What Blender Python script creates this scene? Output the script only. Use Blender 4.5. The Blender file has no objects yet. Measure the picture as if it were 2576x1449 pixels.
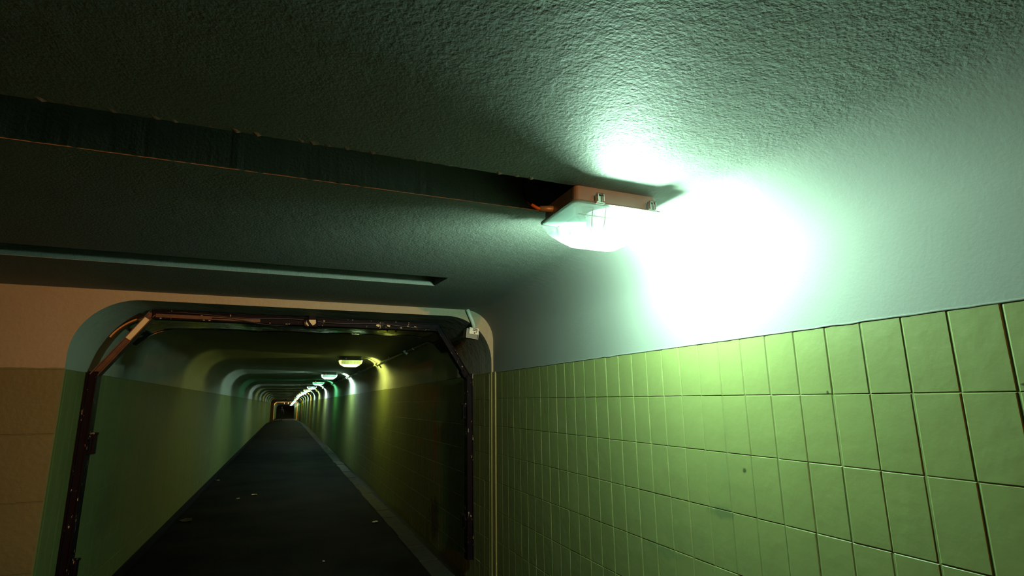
import bpy, bmesh, math, random
from mathutils import Vector, Matrix, noise, geometry

# ------------------------------------------------------------------ camera
PI = math.pi
YAW, PITCH, ROLL, FPX = -0.39381157, 0.20901039, 0.01140176, 1352.96
SC = bpy.context.scene
COL = SC.collection
Rm = Matrix.Rotation(YAW, 3, 'Z') @ Matrix.Rotation(PITCH, 3, 'X') @ Matrix.Rotation(ROLL, 3, 'Y')
cam_d = bpy.data.cameras.new('camera')
cam = bpy.data.objects.new('camera', cam_d)
COL.objects.link(cam)
cam_d.sensor_width = 36
cam_d.lens = FPX / 2576 * 36
cam_d.clip_start = 0.02
cam_d.clip_end = 400
rx, fy, uz = Rm.col[0], Rm.col[1], Rm.col[2]
cam.matrix_world = Matrix(((rx[0], uz[0], -fy[0], 0), (rx[1], uz[1], -fy[1], 0), (rx[2], uz[2], -fy[2], 0), (0, 0, 0, 1)))
SC.camera = cam

# ------------------------------------------------------------------ world, colour management, light levels
SC.view_settings.view_transform = 'Standard'
SC.view_settings.look = 'None'
SC.view_settings.gamma = 1
SC.view_settings.use_curve_mapping = False
SC.view_settings.exposure = 0.0
w = bpy.data.worlds.new('night'); SC.world = w
w.use_nodes = True
w.node_tree.nodes['Background'].inputs['Color'].default_value = (0.01, 0.012, 0.01, 1)
w.node_tree.nodes['Background'].inputs['Strength'].default_value = 0.05
MAIN_POWER = 262.0
TUNNEL_POWER = 120.0
SODIUM_POWER = 6300.0
FAR_SODIUM_POWER = 2200.0

# ------------------------------------------------------------------ dimensions (metres, camera at the origin)
FZ = -1.65            # floor
CZ = 0.846            # ceiling of the chamber
XR = 1.765            # tile face, chamber right wall
YF = 4.73             # header wall plane
TXL, TXR = -1.45, 1.75   # passage side walls
OZ = 0.780            # soffit of the opening
TZ = 0.880            # ceiling of the passage
YS = 6.25             # step up in the soffit
TL = 0.255            # tile line in the passage
YEND = 122.0

def drop(y):
    """the passage dips gently far away"""
    if y < 50: return 0.0
    return 0.0145 * (y - 52.5) if y > 55 else 0.0145 * (y - 50) ** 2 / 10

# ------------------------------------------------------------------ helpers
def tag(o, label=None, cat=None, group=None, kind=None):
    if label: o['label'] = label
    if cat: o['category'] = cat
    if group: o['group'] = group
    if kind: o['kind'] = kind
    return o

def mesh_obj(name, bm, mat, parent=None, smooth=False):
    me = bpy.data.meshes.new(name)
    bm.normal_update()
    bm.to_mesh(me); bm.free()
    if smooth:
        for p in me.polygons: p.use_smooth = True
    for m in (mat if isinstance(mat, (list, tuple)) else [mat]):
        me.materials.append(m)
    o = bpy.data.objects.new(name, me)
    COL.objects.link(o)
    if parent: o.parent = parent
    return o

def empty(name, loc=(0, 0, 0), rot=(0, 0, 0)):
    o = bpy.data.objects.new(name, None)
    o.empty_display_size = 0.1
    o.location = loc; o.rotation_euler = rot
    COL.objects.link(o)
    return o

def box(bm, c, s, rot=None, bev=0.0, mi=0):
    t = bmesh.new()
    bmesh.ops.create_cube(t, size=1)
    for v in t.verts: v.co = Vector((v.co.x * s[0], v.co.y * s[1], v.co.z * s[2]))
    if bev: bmesh.ops.bevel(t, geom=t.edges[:], offset=bev, segments=2, profile=0.6, affect='EDGES')
    M = Matrix.Translation(Vector(c)) @ (rot.to_4x4() if rot is not None else Matrix.Identity(4))
    t.transform(M)
    for f in t.faces: f.material_index = mi
    me = bpy.data.meshes.new('t'); t.to_mesh(me); t.free()
    bm.from_mesh(me); bpy.data.meshes.remove(me)

def tube(bm, pts, r, n=10, cap=True):
    pts = [Vector(p) for p in pts]
    rs = r if isinstance(r, (list, tuple)) else [r] * len(pts)
    rings = []
    up = None
    for i, p in enumerate(pts):
        d = (pts[min(i + 1, len(pts) - 1)] - pts[max(i - 1, 0)]).normalized()
        if up is None:
            up = Vector((0, 0, 1)) if abs(d.z) < 0.9 else Vector((1, 0, 0))
        u = d.cross(up).normalized(); v = u.cross(d).normalized(); up = v
        rings.append([bm.verts.new(p + rs[i] * (math.cos(2 * PI * k / n) * u + math.sin(2 * PI * k / n) * v)) for k in range(n)])
    for a, b in zip(rings, rings[1:]):
        for k in range(n):
            bm.faces.new((a[k], a[(k + 1) % n], b[(k + 1) % n], b[k]))
    if cap:
        bm.faces.new(rings[0][::-1]); bm.faces.new(rings[-1])

def arc(cx, cz, r, a0, a1, n):
    return [(cx + r * math.cos(a0 + (a1 - a0) * i / n), cz + r * math.sin(a0 + (a1 - a0) * i / n)) for i in range(n + 1)]

def smooth_path(pts, n=6):
    pts = [Vector(p) for p in pts]
    out = []
    for i in range(len(pts) - 1):
        p0 = pts[max(i - 1, 0)]; p1 = pts[i]; p2 = pts[i + 1]; p3 = pts[min(i + 2, len(pts) - 1)]
        for k in range(n):
            t = k / n
            out.append(0.5 * ((2 * p1) + (-p0 + p2) * t + (2 * p0 - 5 * p1 + 4 * p2 - p3) * t * t + (-p0 + 3 * p1 - 3 * p2 + p3) * t ** 3))
    out.append(pts[-1])
    return out

# ------------------------------------------------------------------ materials
class NT:
    def __init__(s, name):
        s.m = bpy.data.materials.new(name); s.m.use_nodes = True
        s.t = s.m.node_tree; s.t.nodes.clear()
        s.out = s.t.nodes.new('ShaderNodeOutputMaterial')
        s.b = s.t.nodes.new('ShaderNodeBsdfPrincipled')
        s.t.links.new(s.b.outputs[0], s.out.inputs[0])
        s.pos = s.t.nodes.new('ShaderNodeNewGeometry').outputs['Position']
    def n(s, typ, **kw):
        nd = s.t.nodes.new(typ)
        for k, v in kw.items():
            if k[0] == '_': setattr(nd, k[1:], v)
            else:
                key = int(k[1:]) if k[0] == 'i' and k[1:].isdigit() else k.replace('_', ' ')
                if hasattr(v, 'is_output') or isinstance(v, bpy.types.NodeSocket): s.t.links.new(v, nd.inputs[key])
                else: nd.inputs[key].default_value = v
        return nd
    def noise(s, scale, detail=2, rough=0.5, vec=None):
        nd = s.n('ShaderNodeTexNoise', Scale=scale, Detail=detail, Roughness=rough)
        s.t.links.new(vec if vec else s.pos, nd.inputs['Vector'])
        return nd.outputs['Fac']
    def math(s, op, a, b=0.0, c=0.0, clamp=False):
        nd = s.n('ShaderNodeMath', _operation=op, _use_clamp=clamp, i0=a, i1=b, i2=c)
        return nd.outputs[0]
    def ramp(s, f, a, b):
        nd = s.n('ShaderNodeMapRange', Value=f); nd.clamp = True
        nd.inputs['From Min'].default_value = a; nd.inputs['From Max'].default_value = b
        return nd.outputs[0]
    def mix(s, f, a, b):
        nd = s.n('ShaderNodeMix', _data_type='RGBA')
        for sock, v in ((nd.inputs[0], f), (nd.inputs[6], a), (nd.inputs[7], b)):
            if isinstance(v, bpy.types.NodeSocket): s.t.links.new(v, sock)
            elif isinstance(v, (tuple, list)): sock.default_value = (*v[:3], 1)
            else: sock.default_value = v
        return nd.outputs[2]
    def vscale(s, v):
        nd = s.n('ShaderNodeVectorMath', _operation='MULTIPLY'); s.t.links.new(s.pos, nd.inputs[0]); nd.inputs[1].default_value = v
        return nd.outputs[0]
    def xyz(s):
        nd = s.n('ShaderNodeSeparateXYZ'); s.t.links.new(s.pos, nd.inputs[0]); return nd.outputs
    def color(s, c):
        if isinstance(c, bpy.types.NodeSocket): s.t.links.new(c, s.b.inputs['Base Color'])
        else: s.b.inputs['Base Color'].default_value = (*c[:3], 1)
    def set(s, **kw):
        for k, v in kw.items():
            k = k.replace('_', ' ')
            if isinstance(v, bpy.types.NodeSocket): s.t.links.new(v, s.b.inputs[k])
            else: s.b.inputs[k].default_value = v
    def bump(s, h, dist, strength=1.0):
        nd = s.n('ShaderNodeBump', Distance=dist, Strength=strength, Height=h)
        s.t.links.new(nd.outputs[0], s.b.inputs['Normal'])
    def spot(s, c, rad, nscale=30.0, amp=0.5):
        """mask, 1 inside a ragged ellipsoid spot at world point c"""
        sub = s.n('ShaderNodeVectorMath', _operation='SUBTRACT'); s.t.links.new(s.pos, sub.inputs[0]); sub.inputs[1].default_value = c
        dv = s.n('ShaderNodeVectorMath', _operation='DIVIDE'); s.t.links.new(sub.outputs[0], dv.inputs[0]); dv.inputs[1].default_value = rad
        ln = s.n('ShaderNodeVectorMath', _operation='LENGTH'); s.t.links.new(dv.outputs[0], ln.inputs[0])
        d = s.math('ADD', ln.outputs['Value'], s.math('MULTIPLY', s.math('SUBTRACT', s.noise(nscale, 4, 0.65), 0.5), amp * 4))
        return s.ramp(d, 1.0, 0.5)

def mat_ceiling():
    s = NT('stippled_white_paint')
    n1 = s.noise(3, 3)
    s.color(s.mix(n1, (0.178, 0.190, 0.174), (0.208, 0.222, 0.204)))
    h = s.math('ADD', s.math('MULTIPLY', s.noise(95, 3, 0.55), 1.0), s.math('MULTIPLY', s.noise(22, 2, 0.5), 0.9))
    h = s.math('ADD', h, s.math('MULTIPLY', s.noise(1, 3, 0.6, s.vscale((18, 140, 60))), 0.3))
    # smoother on the cove and down the wall
    x = s.xyz()['X']
    fac = s.math('SUBTRACT', 1.0, s.math('MULTIPLY', s.ramp(x, 1.4, 1.7), 0.8))
    s.bump(s.math('MULTIPLY', h, fac), 0.0024, 1.0)
    s.set(Roughness=0.65, Specular_IOR_Level=0.2)
    return s.m

def mat_paint(name, c1, c2, rough=0.45, bscale=30, bdist=0.002, streak=0.3, spec=0.45):
    s = NT(name)
    st = s.ramp(s.noise(1, 4, 0.6, s.vscale((9, 9, 0.7))), 0.35, 0.75)
    base = s.mix(s.noise(2.2, 4), c1, c2)
    dirt = tuple(c * 0.55 for c in c1)
    s.color(s.mix(s.math('MULTIPLY', st, streak), base, dirt))
    s.bump(s.math('ADD', s.noise(bscale, 3), s.math('MULTIPLY', s.noise(5, 2), 2.0)), bdist)
    s.set(Roughness=rough, Specular_IOR_Level=spec)
    return s

def finish_wall(s, *spots):
    """brown scars and rust, each a shape of its own"""
    cur = s.b.inputs['Base Color'].links[0].from_socket
    for c, rad, col, st, nsc, amp in spots:
        m = s.math('MULTIPLY', s.spot(c, rad, nsc, amp), st)
        cur = s.mix(m, cur, col)
    s.color(cur)
    return s.m

M = {}
M['ceiling'] = mat_ceiling()
M['cream'] = mat_paint('cream_wall_paint', (0.56, 0.56, 0.48), (0.66, 0.66, 0.58), 0.5, 40, 0.002, 0.12).m
M['passage_white'] = finish_wall(mat_paint('passage_ceiling_paint', (0.25, 0.28, 0.24), (0.30, 0.33, 0.28), 0.6, 25, 0.0025, 0.15, 0.15),
    ((1.5, 5.6, 0.55), (0.3, 0.35, 0.16), (0.20, 0.08, 0.03), 0.6, 14, 0.4))
GREEN1, GREEN2 = (0.146, 0.166, 0.060), (0.175, 0.195, 0.070)
M['tile'] = finish_wall(mat_paint('green_painted_tile', GREEN1, GREEN2, 0.45, 22, 0.0016, 0.12, 0.25),
    ((XR, 1.93, -0.475), (0.1, 0.085, 0.03), (0.08, 0.11, 0.05), 0.7, 26, 0.35),
    ((XR, 1.90, -0.29), (0.1, 0.02, 0.05), (0.14, 0.17, 0.07), 0.6, 40, 0.4),
    ((XR, 2.35, -0.72), (0.1, 0.16, 0.03), (0.10, 0.14, 0.06), 0.5, 30, 0.5),
    ((XR, 1.78, -0.285), (0.1, 0.012, 0.012), (0.02, 0.02, 0.01), 0.8, 60, 0.3),
    ((XR, 1.36, 0.02), (0.1, 0.006, 0.008), (0.02, 0.02, 0.01), 0.9, 60, 0.2),
    ((XR, 0.80, 0.03), (0.1, 0.012, 0.005), (0.02, 0.02, 0.01), 0.9, 60, 0.2))
M['passage_green'] = finish_wall(mat_paint('passage_green_paint', (0.105, 0.128, 0.044), (0.135, 0.157, 0.052), 0.6, 18, 0.0022, 0.35, 0.15),
    ((TXR, 6.75, -0.3), (0.2, 0.06, 0.75), (0.22, 0.07, 0.015), 0.75, 16, 0.3),
    ((TXR, 6.7, -1.35), (0.2, 0.25, 0.3), (0.05, 0.03, 0.015), 0.8, 8, 0.4),
    ((TXR, 7.6, -0.5), (0.2, 0.07, 0.03), (0.35, 0.10, 0.03), 0.9, 25, 0.5),
    ((TXR, 7.2, 0.1), (0.2, 0.9, 0.25), (0.25, 0.11, 0.03), 0.35, 5, 0.5),
    ((TXR, 5.0, -0.2), (0.2, 0.35, 1.3), (0.26, 0.18, 0.05), 0.4, 6, 0.4),
    ((TXL, 6.3, -0.9), (0.2, 0.5, 0.3), (0.06, 0.08, 0.03), 0.5, 7, 0.5))

def mat_front():
    s = NT('header_wall_paint')
    z = s.xyz()['Z']
    zz = s.math('ADD', z, s.math('MULTIPLY', s.math('SUBTRACT', s.noise(9, 3), 0.5), 0.02))
    f = s.ramp(zz, 0.268, 0.272)
    up = s.mix(s.noise(3, 3), (0.21, 0.185, 0.11), (0.25, 0.22, 0.135))
    lo = s.mix(s.noise(3, 3), (0.085, 0.09, 0.036), (0.11, 0.115, 0.047))
    s.color(s.mix(f, lo, up))
    s.bump(s.math('ADD', s.noise(30, 3), s.math('MULTIPLY', f, 0.5)), 0.003)
    s.set(Roughness=0.55)
    return s.m
M['front'] = mat_front()

def mat_asphalt():
    s = NT('dark_asphalt')
    s.color(s.mix(s.ramp(s.noise(1.3, 4), 0.3, 0.7), (0.004, 0.004, 0.004), (0.011, 0.011, 0.0095)))
    s.bump(s.noise(160, 2, 0.6), 0.003)
    s.set(Roughness=0.8, Specular_IOR_Level=0.012)
    return s.m
M['asphalt'] = mat_asphalt()

def mat_simple(name, c, rough=0.5, metal=0.0, bs=0, bd=0.0, c2=None, spec=0.5):
    s = NT(name)
    s.color(s.mix(s.noise(12, 3), c, c2 or tuple(x * 0.7 for x in c)))
    if bs: s.bump(s.noise(bs, 3), bd)
    s.set(Roughness=rough, Metallic=metal, Specular_IOR_Level=spec)
    return s.m
M['slab'] = mat_simple('drain_slab_concrete', (0.05, 0.05, 0.042), 0.9, 0, 60, 0.002, (0.025, 0.025, 0.02), 0.05)
M['gutter'] = mat_simple('wet_black_gutter', (0.004, 0.004, 0.004), 0.7, 0, 20, 0.002, None, 0.05)
M['housing'] = mat_simple('grey_cast_housing', (0.36, 0.44, 0.46), 0.45, 0.3, 80, 0.0006)
M['gasket'] = mat_simple('grey_green_bowl_frame', (0.20, 0.26, 0.23), 0.4)
M['chrome'] = mat_simple('steel_clip', (0.6, 0.6, 0.58), 0.25, 1.0)
M['rubber'] = mat_simple('black_cable', (0.012, 0.012, 0.012), 0.5)
M['copper'] = mat_simple('orange_cable_sleeve', (0.55, 0.22, 0.06), 0.5)
M['pipe'] = mat_simple('painted_conduit', (0.32, 0.34, 0.28), 0.4, 0, 60, 0.0006)
M['pipe_light'] = mat_simple('pale_green_conduit', (0.50, 0.56, 0.48), 0.45)
M['boxcream'] = mat_simple('cream_box_cover', (0.66, 0.66, 0.56), 0.4)
M['boxgrey'] = mat_simple('grey_box_body', (0.16, 0.17, 0.14), 0.5)
M['ink'] = mat_simple('black_marker', (0.01, 0.01, 0.01), 0.6)
M['paper'] = mat_simple('pale_paper', (0.5, 0.5, 0.45), 0.8)
M['plate'] = mat_simple('cream_steel_plate', (0.62, 0.52, 0.28), 0.5)
M['reflector'] = mat_simple('white_reflector', (0.75, 0.78, 0.75), 0.3)

def mat_chipped():
    s = NT('chipped_black_paint')
    n = s.noise(1, 5, 0.7, s.vscale((26, 26, 9)))
    chip = s.ramp(n, 0.625, 0.635)
    s.color(s.mix(chip, (0.0025, 0.0025, 0.005), (0.32, 0.28, 0.20)))
    s.bump(s.math('ADD', s.math('MULTIPLY', chip, -1.0), s.math('MULTIPLY', s.noise(40, 3), 0.4)), 0.002)
    s.set(Roughness=0.5, Specular_IOR_Level=0.06)
    return s.m
M['frame'] = mat_chipped()
def mat_brown_steel():  # mottled brown steel of the left brace and the top bar strip
    s = NT('mottled_brown_steel')
    s.color(s.mix(s.ramp(s.noise(14, 4), 0.4, 0.65), (0.02, 0.010, 0.007), (0.06, 0.032, 0.016)))
    s.set(Roughness=0.5)
    return s.m
M['brown_steel'] = mat_brown_steel()

def mat_sheet():
    s = NT('glossy_joint_sheet')
    s.color(s.mix(s.noise(4, 3), (0.14, 0.20, 0.11), (0.20, 0.27, 0.16)))
    s.bump(s.noise(9, 3, 0.6), 0.006)
    s.set(Roughness=0.035, Specular_IOR_Level=0.8)
    return s.m
M['sheet'] = mat_sheet()
M['bead'] = mat_simple('glint_bead_plastic', (0.35, 0.38, 0.33), 0.12, 0.6, 30, 0.002)  # gloss for the bead that is added to catch lamp glints

def mat_glass(name, fr):
    s = NT(name)
    s.t.nodes.remove(s.b)
    tr = s.n('ShaderNodeBsdfTransparent', Color=(0.93, 1.0, 0.96, 1))
    tl = s.n('ShaderNodeBsdfTranslucent', Color=(0.80, 0.92, 0.86, 1))
    df = s.n('ShaderNodeBsdfDiffuse', Color=(0.55, 0.65, 0.6, 1))
    m1 = s.t.nodes.new('ShaderNodeMixShader'); m1.inputs[0].default_value = fr
    s.t.links.new(tr.outputs[0], m1.inputs[1]); s.t.links.new(tl.outputs[0], m1.inputs[2])
    m2 = s.t.nodes.new('ShaderNodeMixShader'); m2.inputs[0].default_value = 0.16
    s.t.links.new(m1.outputs[0], m2.inputs[1]); s.t.links.new(df.outputs[0], m2.inputs[2])
    s.t.links.new(m2.outputs[0], s.out.inputs[0])
    return s.m
M['glass'] = mat_glass('prismatic_bowl_glass', 0.20)
M['glass_clear'] = mat_glass('clearer_bowl_glass', 0.16)

def mat_opal(name='opal_reflector', k=0.22, clear=0.0):
    s = NT(name)
    s.t.nodes.remove(s.b)
    d = s.n('ShaderNodeBsdfDiffuse', Color=(0.7, 0.75, 0.72, 1)); tl = s.n('ShaderNodeBsdfTranslucent', Color=(k, k * 1.1, k * 1.05, 1))
    m1 = s.t.nodes.new('ShaderNodeMixShader'); m1.inputs[0].default_value = 0.4
    s.t.links.new(d.outputs[0], m1.inputs[1]); s.t.links.new(tl.outputs[0], m1.inputs[2])
    tr = s.n('ShaderNodeBsdfTransparent', Color=(1, 1, 1, 1)); m2 = s.t.nodes.new('ShaderNodeMixShader'); m2.inputs[0].default_value = clear
    s.t.links.new(m1.outputs[0], m2.inputs[1]); s.t.links.new(tr.outputs[0], m2.inputs[2]); s.t.links.new(m2.outputs[0], s.out.inputs[0])
    return s.m
M['opal'] = mat_opal(clear=0.12)
M['opal_added_louvre'] = mat_opal('opal_added_louvre', 0.6)  # for the added plates that narrow the passage lamps' light

def mat_emit(name, col, st, clear=False):
    s = NT(name)
    s.t.nodes.remove(s.b)
    e = s.n('ShaderNodeEmission', Color=(*col, 1), Strength=st)
    if clear:
        tr = s.n('ShaderNodeBsdfTransparent', Color=(1, 1, 1, 1))
        ad = s.t.nodes.new('ShaderNodeAddShader')
        s.t.links.new(e.outputs[0], ad.inputs[0]); s.t.links.new(tr.outputs[0], ad.inputs[1])
        e = ad
    s.t.links.new(e.outputs[0], s.out.inputs[0])
    return s.m

# ------------------------------------------------------------------ chamber ceiling with its two grooves and the cove
G1N, G1F, G1X, G1D = 1.772, 2.086, 1.16, 0.20
G2N, G2F, G2D = 3.515, 3.800, 0.13
XW, YB = -6.0, -16.0   # far left and back of the chamber (never in view)

def edge_noise(x, seed, amp):
    return amp * (noise.noise(Vector((x * 38, seed, 0))) + 0.8 * noise.noise(Vector((x * 9, seed + 7, 0))))

bm = bmesh.new()
fine = [XW, -4.5, -3.5] + [-2.6 + 0.012 * i for i in range(int((G1X + 2.6) / 0.012))] + [G1X]
def line(xs, y, z, seed=None, amp=0.0, lump=0.0):
    out = []
    for x in xs:
        dy = edge_noise(x, seed, amp) if seed is not None and -2.59 < x < G1X - 0.01 else 0
        dz = 0
        if lump and -2.59 < x < G1X - 0.3:
            l = noise.noise(Vector((x * 47, seed + 3, 1)))
            dz = -lump * max(0, l - 0.1) * 3
            dy += -0.3 * dz
        out.append(bm.verts.new((x, y + dy, z + dz)))
    return out
def strip(a, b):
    for i in range(len(a) - 1):
        bm.faces.new((a[i], a[i + 1], b[i + 1], b[i]))
# main left field, X from XW to G1X, cut by groove 1
l0 = line(fine, YB, CZ); l1 = line(fine, G1N - 0.02, CZ); l2 = line(fine, G1N, CZ, 1, 0.0025, 0.0032)
l3 = line(fine, G1N + 0.004, CZ + G1D)
l4 = line(fine, G1F, CZ + G1D); l5 = line(fine, G1F, CZ, 5, 0.002, 0.0)
strip(l0, l1); strip(l1, l2); strip(l2, l3); strip(l3, l4); strip(l4, l5)
bm.faces.new((l2[-1], l3[-1], l4[-1], l5[-1]))
# groove 2
def g2x(y): return 0.985 - (y - G2N) * 0.09
gx = [x for x in fine if x < 0.96]
def tail(seq, y, z, seed=None, amp=0):  # line ending at the groove's end then on to G1X
    return line(seq, y, z, seed, amp)
endA, endB = g2x(G2N), g2x(G2F)
xsA = gx + [endA, G1X]
l6 = line(xsA, G2N - 0.02, CZ); 
l7 = line(xsA, G2N, CZ, 9, 0.0018, 0.0)
# field between the grooves
for i in range(1): 
    bmf = [l5[0], l6[0]]
def bridge(a, b):
    i = j = 0
    while i < len(a) - 1 or j < len(b) - 1:
        if j == len(b) - 1 or (i < len(a) - 1 and a[i + 1].co.x <= b[j + 1].co.x):
            bm.faces.new((a[i], a[i + 1], b[j])); i += 1
        else:
            bm.faces.new((a[i], b[j + 1], b[j])); j += 1
bridge(l5, l6); strip(l6, l7)
xsB = gx + [endB, G1X]
l8 = line(xsB, G2F, CZ, 12, 0.001, 0.0)
l9 = line(xsB, YF, CZ); strip(l8, l9)
# groove 2 walls
u7 = line(gx + [endA], G2N, CZ + G2D); u8 = line(gx + [endB], G2F, CZ + G2D)
strip(l7[:-1], u7); strip(u7, u8); strip(u8, l8[:-1])
bm.faces.new((l7[-2], u7[-1], u8[-1], l8[-2]))
bm.faces.new((l7[-2], l7[-1], l8[-1], l8[-2]))
# right field and cove: profile extruded along Y
CR = 0.28
prof = [(G1X, CZ), (1.30, CZ), (1.42, CZ)] + arc(XR + 0.002 - CR, CZ - CR, CR, PI / 2, 0, 14) + [(XR + 0.002, 0.42), (XR + 0.002, 0.30)]
def tline(y): return 0.247 + 0.0055 * (y - 0.95)
ys = [YB, -3, -1.5] + [-0.5 + 0.1 * i for i in range(int((YF + 0.5) / 0.1) + 1)] + [YF]
prev = None
for y in ys:
    col = [bm.verts.new((x, y, z)) for x, z in prof]
    col.append(bm.verts.new((XR + 0.001, y, tline(y) + 0.0035 * noise.noise(Vector((y * 9, 2, 0))))))
    if prev:
        for i in range(len(col) - 1):
            f = bm.faces.new((prev[i], prev[i + 1], col[i + 1], col[i]))
    prev = col
bmesh.ops.recalc_face_normals(bm, faces=bm.faces[:])
ceil_o = mesh_obj('ceiling', bm, M['ceiling'])
for p in ceil_o.data.polygons:
    p.use_smooth = p.center.x > G1X and p.normal.y ** 2 < 0.5
tag(ceil_o, 'stippled white painted concrete ceiling with two grooves and a rounded cove', kind='structure')

# plaster lip along the tile line
bm = bmesh.new()
pts = []
y = -0.3
while y < YF - 0.02:
    pts.append((XR + 0.002, y, tline(y) + 0.003 + 0.003 * noise.noise(Vector((y * 14, 5, 0))))); y += 0.035
tube(bm, pts, [0.0042 + 0.0022 * noise.noise(Vector((p[1] * 22, 9, 0))) for p in pts], 6)
o = mesh_obj('trim_1', bm, M['ceiling'], smooth=True)
tag(o, 'ragged plaster lip where white paint meets the green tiles', kind='structure')

# ------------------------------------------------------------------ right wall with its tiles
bm = bmesh.new()
box(bm, (XR + 0.0035 + 0.05, (YB + YF) / 2, (FZ + 0.27) / 2), (0.1, YF - YB, 0.27 - FZ))
wall_r = mesh_obj('wall_right', bm, M['tile'])
tag(wall_r, 'green painted tile wall of the chamber beside the camera', kind='structure')

TW, TH, JT = 0.1318, 0.240, 0.0030
JZ = 0.0022
def tile_mesh(w_, h_, seed, dp=0.0028):
    """a tile in the YZ plane facing -X, slightly uneven, 5 mm proud"""
    rnd = random.Random(seed)
    b = bmesh.new()
    hw, hh = w_ / 2 - JT / 2, h_ / 2 - JZ / 2
    n = 2
    base = [(-hw, -hh), (hw, -hh), (hw, hh), (-hw, hh)]
    b0 = [b.verts.new((0.0, y_, z_)) for y_, z_ in base]
    b1 = [b.verts.new((-dp * 0.22, y_ * 0.997, z_ * 0.998)) for y_, z_ in base]
    ins = 0.0040
    b2 = [b.verts.new((-dp + rnd.uniform(-0.0002, 0.0002), y_ - math.copysign(ins, y_), z_ - math.copysign(ins * 0.55, z_))) for y_, z_ in base]
    for A, B in ((b0, b1), (b1, b2)):
        for k in range(4):
            b.faces.new((A[k], B[k], B[(k + 1) % 4], A[(k + 1) % 4]))
    b.faces.new(b2)
    bmesh.ops.recalc_face_normals(b, faces=b.faces[:])
    me = bpy.data.meshes.new('tile'); b.to_mesh(me); b.free()
    me.materials.append(M['tile'])
    return me
def project(P):
    v = Rm.transposed() @ Vector(P)
    if v.y < 0.05: return None
    return 1288 + FPX * v.x / v.y, 724.5 - FPX * v.z / v.y
def in_view(P, m=70):
    q = project(P)
    return q and -m < q[0] < 2576 + m and -m < q[1] < 1449 + m

tiles_full = [tile_mesh(TW, TH, 10 + i) for i in range(4)]
tiles_top = [tile_mesh(TW, 0.236, 30 + i) for i in range(4)]
rnd = random.Random(4)
rest = []
ntile = 0
k0 = -50
for k in range(k0, 36):
    yc = 0.947 + TW * (k + 0.5)
    if yc > YF - 0.11: break
    for r in range(8):
        off = 0.012 + 0.0055 * (yc - 0.95)
        if r == 0: zc = off + 0.118
        else: zc = off - TH * (r - 0.5)
        hgt = 0.236 if r == 0 else TH
        if zc - TH / 2 < FZ - 0.15: continue
        jy = rnd.uniform(-0.0022, 0.0022)
        pos = (XR + 0.0037 + rnd.uniform(-0.0004, 0.0004), yc + jy, zc + rnd.uniform(-0.0006, 0.0006))
        vis = yc > 0.45 and (in_view((XR, yc, zc)) or in_view((XR, yc, zc + 0.1)) or in_view((XR, yc + 0.05, zc + 0.1)))
        if vis and ntile < 285:
            o = bpy.data.objects.new('tile', (tiles_top if r == 0 else tiles_full)[rnd.randrange(4)])
            o.location = pos
            o.rotation_euler = (rnd.uniform(-0.003, 0.003), rnd.uniform(-0.003, 0.003), rnd.uniform(-0.006, 0.006))
            o.parent = wall_r
            COL.objects.link(o); ntile += 1
        else:
            rest.append((pos, hgt, TW))
def tile_field(name, items, mat, parent, sx=1, w_=TW, dp=0.0037):
    vs, fs = [], []
    for (px, py, pz), hgt, ww in items:
        hw, hh = ww / 2 - JT / 2, hgt / 2 - JZ / 2
        b = len(vs)
        for dx, i in ((0, 0), (-dp * sx, 0.0022)):
            for y_, z_ in ((-hw + i, -hh + i), (hw - i, -hh + i), (hw - i, hh - i), (-hw + i, hh - i)):
                vs.append((px + dx, py + y_, pz + z_))
        for q in range(4):
            fs.append((b + q, b + 4 + q, b + 4 + (q + 1) % 4, b + (q + 1) % 4))
        fs.append((b + 4, b + 5, b + 6, b + 7))
    me = bpy.data.meshes.new(name); me.from_pydata(vs, [], fs); me.materials.append(mat)
    t = bmesh.new(); t.from_mesh(me); bmesh.ops.recalc_face_normals(t, faces=t.faces[:]); t.to_mesh(me); t.free()
    o = bpy.data.objects.new(name, me); o.parent = parent; COL.objects.link(o)
    o['kind'] = 'stuff'
    return o
tile_field('tile_field', rest, M['tile'], wall_r)

# vertical plaster corner between chamber wall and passage
bm = bmesh.new()
for i in range(2):
    pts = [((XR if i == 0 else TXR + 0.004) - 0.000, YF - 0.07 + 0.085 * i, FZ + 0.02 + j * 0.09) for j in range(22)]
    pts = [(x + 0.002 * noise.noise(Vector((z * 6, i, 0))), y_ + 0.004 * noise.noise(Vector((z * 4, i + 3, 0))), z) for x, y_, z in pts if z < 0.28]
    if i: tube(bm, pts, 0.0035, 8)
box(bm, (XR + 0.0, YF - 0.035, (FZ + 0.275) / 2), (0.018, 0.075, 0.275 - FZ), None, 0.004)
o = mesh_obj('trim_2', bm, mat_paint('ochre_stained_corner_paint', (0.16, 0.16, 0.05), (0.20, 0.19, 0.07), 0.45, 30, 0.003, 0.5).m)
tag(o, 'uneven plaster corner strip at the end of the chamber tiles', kind='structure')

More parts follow.
